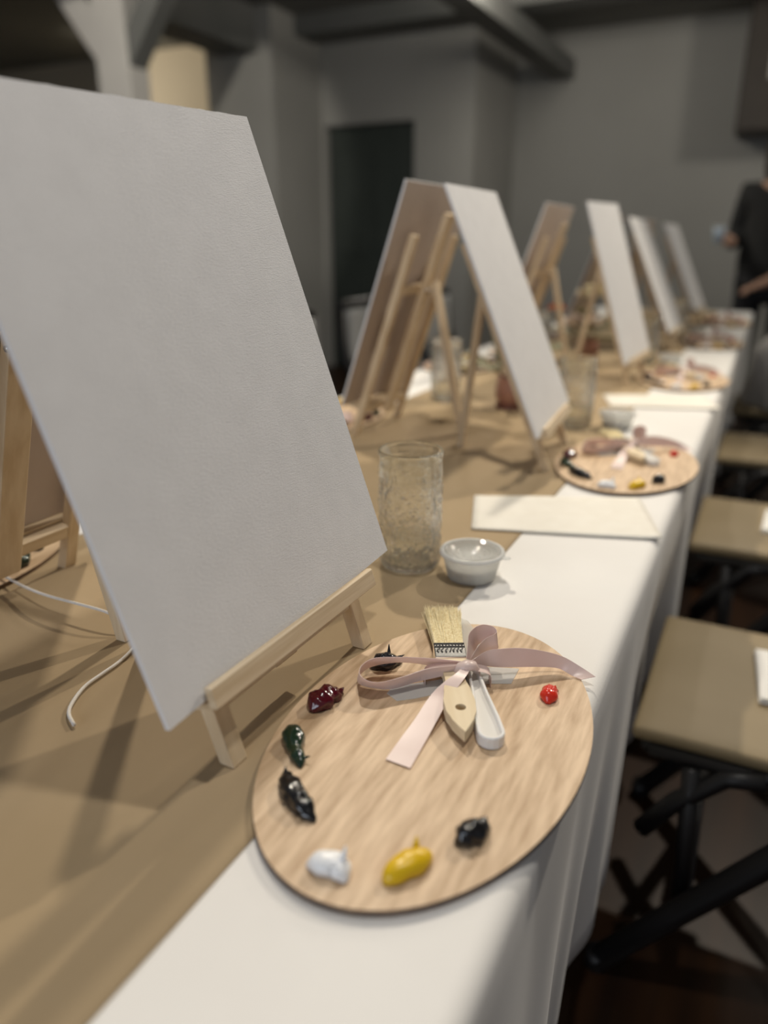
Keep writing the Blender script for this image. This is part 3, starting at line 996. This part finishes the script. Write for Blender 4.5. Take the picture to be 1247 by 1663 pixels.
cup0 = thing('portion_cup', 'clear lidded portion cup of white paint beside the water jar', 'cup', (-0.258, 0.733, 0.0018))
b = MB()
b.lathe([(0.0, 0.0), (0.0262, 0.0), (0.0272, 0.0012), (0.0335, 0.0290), (0.0350, 0.0292), (0.0350, 0.0300), (0.0328, 0.0300), (0.0264, 0.0020), (0.0, 0.0018)], 56)
b.build('cup_body', M['cup'], cup0, smooth=True)
MB().lathe([(0.0, 0.0022), (0.0262, 0.0022), (0.0295, 0.0165), (0.0, 0.0165)], 48).build('paint_fill', M['p_white'], cup0, smooth=False)
b = MB()
b.lathe([(0.0, 0.0285), (0.0300, 0.0285), (0.0312, 0.0318), (0.0312, 0.0324), (0.0296, 0.0292), (0.0, 0.0291)], 56)
ld = b.build('lid', M['lid'], cup0, smooth=True)
b = MB()
b.lathe([(0.0312, 0.0318), (0.0335, 0.0328), (0.0362, 0.0322), (0.0367, 0.0300), (0.0367, 0.0288), (0.0360, 0.0288), (0.0352, 0.0312), (0.0335, 0.0318)], 56, close=True)
b.ball((0.0390, 0.0, 0.0300), 0.0060, 10, 6, 0, (1, 0.9, 0.12))
b.build('lid_rim', M['rim'], ld, smooth=True)
b = MB()
for k in range(10):
    a = k * 0.63
    b.ball((0.015 * math.cos(a), 0.015 * math.sin(a), 0.0293), 0.0016, 8, 5, 0, (1, 1, 0.4))
b.lathe([(0.0205, 0.0290), (0.0215, 0.0300), (0.0225, 0.0290)], 40, close=True)
b.build('lid_moulding', M['lid'], ld, smooth=True)

# ------------------------------------------------------------------ paper towels
TW = [(-0.309, 0.870), (-0.0785, 0.945), (-0.130, 1.100), (-0.353, 1.001)]


def towel_pt(u, v):
    p = [Vector(q) for q in TW]
    a = p[0].lerp(p[1], u)
    c = p[3].lerp(p[2], u)
    q = a.lerp(c, v)
    z = 0.0030 + 0.0006 * noise.noise(Vector((u * 4, v * 4, 1))) + 0.0030 * max(0, u - 0.9) * 6 * (1 - v)
    return (q.x + 0.218, q.y - 0.979, z)


o = MB().grid(towel_pt, 24, 16).build('paper_towel', M['paper'], None, (-0.218, 0.979, T), smooth=True)
q = o.modifiers.new('thickness', 'SOLIDIFY')
q.thickness = 0.0012
q.offset = 0
towel0 = tag(o, 'folded cream paper towel on the table edge behind the nearest palette', 'paper towel', 'folded paper towels')
dup(towel0, (-0.205, 1.86, 0.0002), 0, 'folded cream paper towel beyond the second palette')

# ------------------------------------------------------------------ the other places at the table
PAL = {1: (-0.1800, 1.277), 2: (-0.1830, 2.19), 3: (-0.1810, 3.06), 4: (-0.1820, 3.88)}
PLAB = {1: 'second palette along the right table edge', 2: 'third palette along the right table edge', 3: 'fourth palette along the right table edge',
        4: 'farthest palette along the right table edge'}
LPAL = {0: (-0.8215, 0.455), 1: (-0.8200, 1.350), 2: (-0.8200, 2.18), 3: (-0.8200, 3.02)}
LLAB = {0: 'palette at the left edge behind the nearest easels', 1: 'palette on the left side behind the second easel pair',
        2: 'third palette along the left side', 3: 'fourth palette along the left side'}


def place_set(x, y, rot, lab, ndabs=8):
    dz = PZ
    dup(pal0, (x, y, dz), rot, 'oval plywood ' + lab)
    co, si = math.cos(rot), math.sin(rot)

    def tr(o):
        v = Vector((o.location.x - PX, o.location.y - PY))
        return (x + co * v.x - si * v.y, y + si * v.x + co * v.y, o.location.z - T)
    for k in range(ndabs):
        dup(DABS[k], tr(DABS[k]), rot, '%s paint dab on the %s' % (DNAME[k], lab))
    for src, word in ((brush0, 'flat chip brush on the '), (knife0, 'white plastic palette knife on the '), (strip0, 'frosted plastic strip on the '), (rib0, 'blush pink ribbon bow on the ')):
        dup(src, tr(src), src.rotation_euler[2] + rot, word + lab)


for o in DABS + [pal0, brush0, knife0, strip0, rib0]:
    pass
for g, nm in ((brush0, 'ribbon-tied chip brushes'), (knife0, 'white plastic palette knives'), (strip0, 'frosted plastic strips'), (rib0, 'blush ribbon bows'), (jar0, 'pebbled glass water jars'), (cup0, 'lidded portion cups')):
    g['group'] = nm
for i in (1, 2, 3, 4):
    place_set(PAL[i][0], PAL[i][1], 0, PLAB[i])
for i in (0, 1, 2, 3):
    place_set(LPAL[i][0], LPAL[i][1], math.pi, LLAB[i])
JL = {1: (-0.326, 1.515), 2: (-0.33, 2.47), 3: (-0.33, 3.33)}
for i, (x, y) in JL.items():
    dup(jar0, (x, y, 0.0018), 0.7 * i, 'pebbled glass water jar beyond the %s easel on the right' % ORD[i])
CL = {1: (-0.245, 1.545), 2: (-0.25, 2.45), 3: (-0.25, 3.31)}
for i, (x, y) in CL.items():
    dup(cup0, (x, y, 0.0018), 0.9 * i, 'lidded portion cup beyond the %s palette on the right' % ORD[i])
for i, (x, y) in {1: (-0.67, 1.66), 2: (-0.67, 2.48)}.items():
    dup(jar0, (x, y, 0.0018), 1.9 * i, 'pebbled glass water jar beside the %s easel on the left' % ORD[i])

# ------------------------------------------------------------------ white cord at the foot of the easels
b = MB()
p1 = [(-0.740, 0.487, 0.0095), (-0.712, 0.480, 0.0115), (-0.665, 0.468, 0.014), (-0.620, 0.459, 0.018), (-0.577, 0.457, 0.020), (-0.537, 0.4585, 0.019), (-0.510, 0.4610, 0.012)]
p2 = [(-0.496, 0.462, 0.008), (-0.485, 0.446, 0.0055), (-0.479, 0.429, 0.0042), (-0.475, 0.410, 0.0042), (-0.474, 0.392, 0.0042), (-0.472, 0.371, 0.0042), (-0.463, 0.350, 0.0042), (-0.453, 0.337, 0.0042), (-0.437, 0.328, 0.0042)]
pts = smooth_path(p1 + p2, 6)
b.tube([Vector(p) - Vector((-0.5, 0.44, 0)) for p in pts], 0.0015, 10)
o = b.build('cord', M['cord'], None, (-0.5, 0.44, T), smooth=True)
tag(o, 'loose white cord trailing over the kraft paper behind the nearest canvas', 'cord')

# ------------------------------------------------------------------ flower arrangements down the middle
rnd = random.Random(11)


def make_flower(label, m, loc, r):
    t = thing('flower', label, 'flower', loc, rnd.uniform(0, 6), 'flowers in the copper red vases')
    for ring, (n, tilt, sc) in enumerate(((5, 20, 0.55), (6, 45, 0.8), (7, 72, 1.0))):
        b = MB()
        for k in range(n):
            a = 2 * math.pi * (k + 0.5 * ring) / n
            mx = Matrix.Rotation(a, 4, 'Z') @ Matrix.Rotation(R(tilt), 4, 'Y')

            def pt(u, v, mx=mx, sc=sc):
                wv = math.sin(math.pi * min(1, 0.12 + v * 0.80)) ** 0.6
                x = (u - 0.5) * 1.1 * r * sc * wv
                z = v * r * sc * 1.15
                y = -0.35 * r * sc * (1 - (2 * u - 1) ** 2) * v
                p = mx @ Vector((y * -1 + 0.004, x, z))
                return tuple(p)
            b.grid(pt, 4, 5)
        b.build('petals', m, t, smooth=True)
    MB().tube([(0, 0, 0.004), (0.004, 0.0, -0.02), (0.006, 0.004, -0.05)], 0.0018, 6).build('flower_stem', M['stem'], t, smooth=True)
    return t


def make_sprig(label, loc, dirv, L):
    t = thing('leafy_sprig', label, 'greenery', loc, 0, 'sage sprigs in the copper red vases')
    d = Vector(dirv).normalized()
    path = [d * (L * k / 6) + Vector((0, 0, -0.25 * L * (k / 6) ** 2)) for k in range(7)]
    MB().tube(path, [0.0016, 0.0015, 0.0014, 0.0013, 0.0012, 0.001, 0.0006], 6).build('sprig_stem', M['stem'], t, smooth=True)
    for k in range(2, 7):
        for sgn in (-1, 1):
            p = path[k]
            sd = d.cross(Vector((0, 0, 1))).normalized() * sgn
            ll = 0.030 - 0.003 * (k - 2)
            q = (sd + d * 0.6 + Vector((0, 0, rnd.uniform(-0.3, 0.5)))).normalized()
            nn = q.cross(d).normalized()
            sw = q.cross(nn).normalized()
            vs = []
            for i in range(6):
                f = i / 5
                wd = 0.011 * math.sin(math.pi * min(0.97, f * 0.9 + 0.06))
                c = p + q * ll * f
                vs += [c - sw * wd, c + nn * 0.002, c + sw * wd]
            fs = [(3 * i + j, 3 * i + j + 1, 3 * i + j + 4, 3 * i + j + 3) for i in range(5) for j in range(2)]
            bb = MB()
            bb.add(vs, fs)
            bb.build('leaf', M['leaf'], t, smooth=True)
    return t


def make_vase(label, loc):
    t = thing('glass_vase', label, 'vase', loc, 0, 'copper red vases')
    b = MB().lathe([(0.0, 0.010), (0.030, 0.010), (0.036, 0.020), (0.0375, 0.045), (0.033, 0.066), (0.034, 0.072), (0.0315, 0.072), (0.031, 0.066), (0.035, 0.045), (0.034, 0.022), (0.0, 0.014)], 36)
    b.build('vase_body', M['vase'], t, smooth=True)
    MB().lathe([(0.0, 0.0), (0.034, 0.0), (0.036, 0.006), (0.032, 0.0105), (0.0, 0.0105)], 36).build('vase_foot', M['vase_base'], t, smooth=True)
    return t


def arrangement(x, y, where, flowers, sprigs):
    make_vase('copper red glass vase ' + where, (x, y, 0.0018))
    for nm, m, dx, dy, z, r in flowers:
        make_flower(nm, M[m], (x + dx, y + dy, z), r)
    for k, (ang, el, L) in enumerate(sprigs):
        dv = (math.cos(ang) * math.cos(el), math.sin(ang) * math.cos(el), math.sin(el))
        make_sprig('sage green leafy sprig ' + ('reaching to the left' if math.cos(ang) < -0.4 else 'reaching to the right' if math.cos(ang) > 0.4 else 'reaching along the table') + ' from the vase ' + where, (x + 0.010 * math.cos(ang), y + 0.010 * math.sin(ang), 0.062), dv, L)


sp = [(k * 0.9, 0.45 + 0.35 * (k % 3), 0.13 + 0.02 * (k % 2)) for k in range(7)]
arrangement(-0.500, 1.640, 'between the second easels', [
    ('small cream flower among the sprigs between the second easels', 'petal_cream', 0.020, -0.02, 0.115, 0.028),
    ('small blush flower behind the sprigs between the second easels', 'petal_white', -0.030, 0.02, 0.120, 0.030)], sp)
arrangement(-0.500, 2.42, 'between the third easels', [
    ('blush white flower low in the vase between the third easels', 'petal_white', -0.010, -0.030, 0.125, 0.055),
    ('cream flower at the top of the vase between the third easels', 'petal_cream', 0.015, 0.03, 0.205, 0.055),
    ('orange flower at the side of the vase between the third easels', 'petal_orange', -0.095, -0.04, 0.165, 0.024)], sp)

# ------------------------------------------------------------------ chairs
def make_chair(label):
    t = thing('folding_chair', label, 'chair', (0.135, 1.175, FL), 0, 'folding chairs along the table')
    b = MB()
    # pad: rounded slab, slightly crowned
    def pad(u, v):
        x = -0.222 + 0.42 * u
        y = -0.195 + 0.39 * v
        cr = 0.006 * (1 - (2 * u - 1) ** 4) * (1 - (2 * v - 1) ** 4)
        return (x, y, 0.444 + cr)
    b.grid(pad, 14, 14)
    o = b.build('seat_pad', M['tan'], t, smooth=True)
    q = o.modifiers.new('thickness', 'SOLIDIFY')
    q.thickness = 0.022
    q.offset = -1
    q = o.modifiers.new('bevel', 'BEVEL')
    q.width = 0.008
    q.segments = 3
    q.limit_method = 'ANGLE'
    b = MB()
    b.tube([(-0.195, -0.185, 0.411), (0.195, -0.185, 0.411), (0.195, 0.185, 0.411), (-0.195, 0.185, 0.411), (-0.195, -0.185, 0.411)], 0.013, 10)
    b.build('seat_rim', M['steel_black'], t, smooth=True)
    for sy in (-1, 1):
        y = sy * 0.225
        MB().tube([(-0.225, y, 0.012), (-0.12, y, 0.165), (0.0, y, 0.335), (0.16, y, 0.55), (0.23, y, 0.68), (0.25, y, 0.86)], 0.019, 12).build('front_leg', M['steel_black'], t, smooth=True)
        y2 = sy * 0.196
        MB().tube([(-0.19, y2, 0.27), (-0.15, y2, 0.335), (-0.09, y2, 0.40), (-0.04, y2, 0.412)], 0.014, 12).build('seat_bracket', M['steel_black'], t, smooth=True)
        MB().tube([(-0.135, y2, 0.402), (-0.125, y2, 0.25), (-0.12, y2, 0.135)], 0.013, 12).build('strut', M['steel_black'], t, smooth=True)
        MB().tube([(0.06, y2, 0.40), (0.16, y2, 0.22), (0.27, y2, 0.012)], 0.0145, 12).build('rear_leg', M['steel_black'], t, smooth=True)
        for px_, yy in ((-0.225, y), (0.27, y2)):
            MB().tube([(px_, yy, 0.0), (px_, yy, 0.03)], 0.019, 10).build('foot_cap', M['steel_black'], t, smooth=True)
    MB().tube([(-0.115, -0.223, 0.17), (-0.115, 0.223, 0.17)], 0.010, 10).build('stretcher', M['steel_black'], t, smooth=True)
    MB().tube([(0.25, -0.225, 0.86), (0.252, -0.21, 0.885), (0.252, 0.21, 0.885), (0.25, 0.225, 0.86)], 0.0165, 12).build('top_bar', M['steel_black'], t, smooth=True)
    b = MB()
    b.grid(lambda u, v: (0.238 + 0.02 * (1 - (2 * u - 1) ** 2) - 0.012 * (1 - v), -0.20 + 0.40 * u, 0.66 + 0.20 * v), 12, 8)
    o = b.build('back_pad', M['grey_pad'], t, smooth=True, solid=0.022)
    o['label'] = 'pale grey fabric back pad'
    return t


chair0 = make_chair('tan-seated black folding chair nearest the camera at the right edge')
for i, (y, lab) in enumerate(((1.965, 'second tan-seated folding chair along the right edge'), (2.80, 'third tan-seated folding chair along the right edge, partly dark'),
                              (3.62, 'fourth folding chair along the right edge, under a grey coat'))):
    dup(chair0, (0.135, y, FL), 0, lab)
for i, (x, y, rz, lab) in enumerate(((-1.18, 2.05, 180, 'folding chair with grey back pad, left of the second canvas back'),
                                      (-1.22, 2.78, 176, 'folding chair with grey back pad, seen between the second easels'),
                                      (-1.20, 3.40, 184, 'folding chair with grey back pad across the table, farther off'))):
    dup(chair0, (x, y, FL), R(rz), lab)
for i, (x, y, rz, lab) in enumerate(((0.165, 1.20, 4, 'white folded napkin on the nearest chair seat'), (0.160, 1.97, -3, 'white folded napkin on the second chair seat'),
                                     (0.170, 2.80, 2, 'white folded napkin on the third chair seat'))):
    if i == 0:
        b = MB()
        b.box(-0.095, 0.095, -0.080, 0.080, 0.0, 0.003)
        b.box(-0.093, 0.094, -0.079, 0.079, 0.0035, 0.0065)
        b.box(-0.094, 0.093, -0.080, 0.078, 0.007, 0.010)
        nap = b.build('folded_napkin', M['napkin'], None, bevel=0.001)
        nap.location = (x, y, T + FL + 0.4512)
        nap.rotation_euler = (0, 0, R(rz))
        tag(nap, lab, 'napkin', 'white napkins on the chair seats')
    else:
        dup(nap, (x, y, FL + 0.4512), R(rz), lab)


# coat heaped on the fourth chair
def coat_pt(u, v):
    a = 2 * math.pi * u
    h = v
    r = (0.19 - 0.05 * h) * (1 + 0.10 * math.sin(3 * a + 4 * h) + 0.05 * math.sin(7 * a + 2))
    r *= math.sqrt(max(0, 1 - max(0, (h - 0.6) / 0.4) ** 2))
    return (r * math.cos(a), r * 0.95 * math.sin(a), 0.33 * h + 0.01 * math.sin(5 * a) * h)


o = MB().grid(coat_pt, 48, 16).build('coat', M['grey_coat'], None, (0.125, 3.62, T + FL + 0.4525), smooth=True, weld=True)
tag(o, 'pale grey coat heaped on the fourth chair', 'coat')

# ------------------------------------------------------------------ person standing at the far end of the table
def skin_obj(name, verts, edges, radii, m, parent, sub=2):
    me = bpy.data.meshes.new(name)
    me.from_pydata([Vector(v) for v in verts], edges, [])
    me.materials.append(m)
    o = bpy.data.objects.new(name, me)
    C.objects.link(o)
    o.parent = parent
    md = o.modifiers.new('skin', 'SKIN')
    md.use_smooth_shade = True
    sk = me.skin_vertices[0].data
    for i, r in enumerate(radii):
        sk[i].radius = r if isinstance(r, tuple) else (r, r)
        sk[i].use_root = (i == 0)
    q = o.modifiers.new('subdivision', 'SUBSURF')
    q.levels = sub
    q.render_levels = sub
    return o


pr = thing('person', 'person in black standing at the far end of the table, cup in hand', 'person', (-0.035, 5.02, FL), 0)
# person faces -Y; local x to the photo's right
V = [(0, 0, 0.93), (0, 0.005, 1.08), (0, 0.0, 1.24), (0, 0.01, 1.36), (0, 0.0, 1.44), (0, -0.012, 1.51), (0, -0.02, 1.575), (0, -0.015, 1.635),
     (-0.17, 0.01, 1.375), (-0.205, 0.06, 1.13), (-0.225, -0.15, 1.110), (-0.240, -0.215, 1.125),
     (0.17, 0.01, 1.375), (0.215, 0.02, 1.09), (0.01, -0.21, 0.91), (-0.060, -0.230, 0.875),
     (-0.095, 0, 0.86), (-0.10, -0.01, 0.48), (-0.105, 0.02, 0.09), (-0.11, -0.11, 0.035),
     (0.095, 0, 0.86), (0.10, -0.01, 0.48), (0.105, 0.02, 0.09), (0.11, -0.11, 0.035)]
E = [(0, 1), (1, 2), (2, 3), (3, 4), (4, 5), (5, 6), (6, 7), (3, 8), (8, 9), (9, 10), (10, 11), (3, 12), (12, 13), (13, 14), (14, 15),
     (0, 16), (16, 17), (17, 18), (18, 19), (0, 20), (20, 21), (21, 22), (22, 23)]
RR = [(0.15, 0.10), (0.125, 0.09), (0.145, 0.10), (0.13, 0.085), 0.05, 0.062, 0.082, 0.07, 0.055, 0.043, 0.029, 0.034,
      0.055, 0.043, 0.029, 0.034, 0.083, 0.056, 0.040, 0.032, 0.083, 0.056, 0.040, 0.032]
# five fingers on each hand
fid = 0
for hi, hp, dr_ in ((11, Vector((-0.240, -0.215, 1.125)), Vector((-0.5, -0.8, 0.1))), (15, Vector((-0.060, -0.230, 0.875)), Vector((-0.9, -0.3, -0.35)))):
    d = dr_.normalized()
    s = d.cross(Vector((0, 0, 1))).normalized()
    u = Vector((0, 0, 1))
    for k in range(5):
        if k < 4:
            off = u * (0.024 - 0.016 * k) if hi == 11 else s * (0.024 - 0.016 * k)
            ln = (0.030, 0.034, 0.031, 0.024)[k]
            a = hp + d * 0.030 + off
            c = a + d * ln
            e = c + d * 0.010 + s * 0.024 * (1 if hi == 11 else 0) - u * (0.0 if hi == 11 else 0.020)
        else:
            a = hp + s * 0.026 + d * 0.004
            c = a + s * 0.014 + d * 0.024
            e = c + d * 0.022
        i0 = len(V)
        V += [tuple(a), tuple(c), tuple(e)]
        E += [(hi, i0), (i0, i0 + 1), (i0 + 1, i0 + 2)]
        RR += [0.010, 0.009, 0.008]
skin_obj('body', V, E, RR, M['skin'], pr)
sv, se, sr = [], [], []


def sub_skel(ids, grow, extra=None):
    mp = {i: k for k, i in enumerate(ids)}
    vs = [V[i] for i in ids]
    es = [(mp[a], mp[c]) for a, c in E if a in mp and c in mp]
    rr = []
    for i in ids:
        r = RR[i]
        rr.append(tuple(x + grow for x in r) if isinstance(r, tuple) else r + grow)
    return vs, es, rr


vs, es, rr = sub_skel([0, 1, 2, 3, 8, 9, 10, 12, 13, 14], 0.020)
vs = [(x, y, z - (0.16 if k == 0 else 0)) for k, (x, y, z) in enumerate(vs)]
rr[0], rr[1], rr[2] = (0.205, 0.15), (0.205, 0.13), (0.185, 0.12)
sw_ = skin_obj('sweater', vs, es, rr, M['black_cloth'], pr)
sw_['label'] = 'black long-sleeved sweater'
vs, es, rr = sub_skel([0, 16, 17, 18, 20, 21, 22], 0.014)
tr_ = skin_obj('trousers', vs, es, rr, M['trouser'], pr)
tr_['label'] = 'charcoal trousers'
for sx in (-1, 1):
    MB().ball((sx * 0.108, -0.055, 0.045), 0.05, 14, 9, 0, (0.95, 2.5, 0.9)).build('shoe', M['steel_black'], pr, smooth=True)
b = MB()
for k in range(17):
    a = -0.25 * math.pi + 1.5 * math.pi * k / 16
    x, y = 0.088 * math.cos(a), 0.088 * math.sin(a)
    b.tube([(x * 0.1, y * 0.1 - 0.01, 1.715), (x * 0.75, y * 0.75 - 0.01, 1.69), (x * 1.03, y * 1.05, 1.62), (x * 1.06, y * 1.1 + 0.01, 1.50), (x * 0.95, y + 0.03, 1.38)], [0.014, 0.022, 0.024, 0.022, 0.008], 8)
b.build('hair', M['hair'], pr, smooth=True)
for sx in (-1, 1):
    MB().ball((sx * 0.031, -0.094, 1.605), 0.011, 10, 7).build('eye', M['eye'], pr, smooth=True)
    MB().ball((sx * 0.083, -0.015, 1.59), 0.022, 10, 7, 0, (0.45, 0.7, 1.25)).build('ear', M['skin'], pr, smooth=True)
MB().tube([(0, -0.092, 1.60), (0, -0.110, 1.572), (0, -0.100, 1.560)], [0.007, 0.012, 0.009], 10).build('nose', M['skin'], pr, smooth=True)
MB().tube([(-0.022, -0.088, 1.535), (0, -0.097, 1.533), (0.022, -0.088, 1.535)], [0.003, 0.007, 0.003], 8).build('mouth', M['lips'], pr, smooth=True)
t = thing('drinking_cup', 'pale blue cup held by the person at the far end', 'cup', (-0.318, 4.742, 0.352))
MB().lathe([(0.0, 0.0), (0.024, 0.0), (0.031, 0.085), (0.029, 0.085), (0.0225, 0.003), (0.0, 0.003)], 28).build('cup_wall', M['blue_cup'], t, smooth=True)
MB().lathe([(0.0285, 0.084), (0.032, 0.084), (0.032, 0.088), (0.0285, 0.088)], 28, close=True).build('cup_rim', M['napkin'], t, smooth=True)
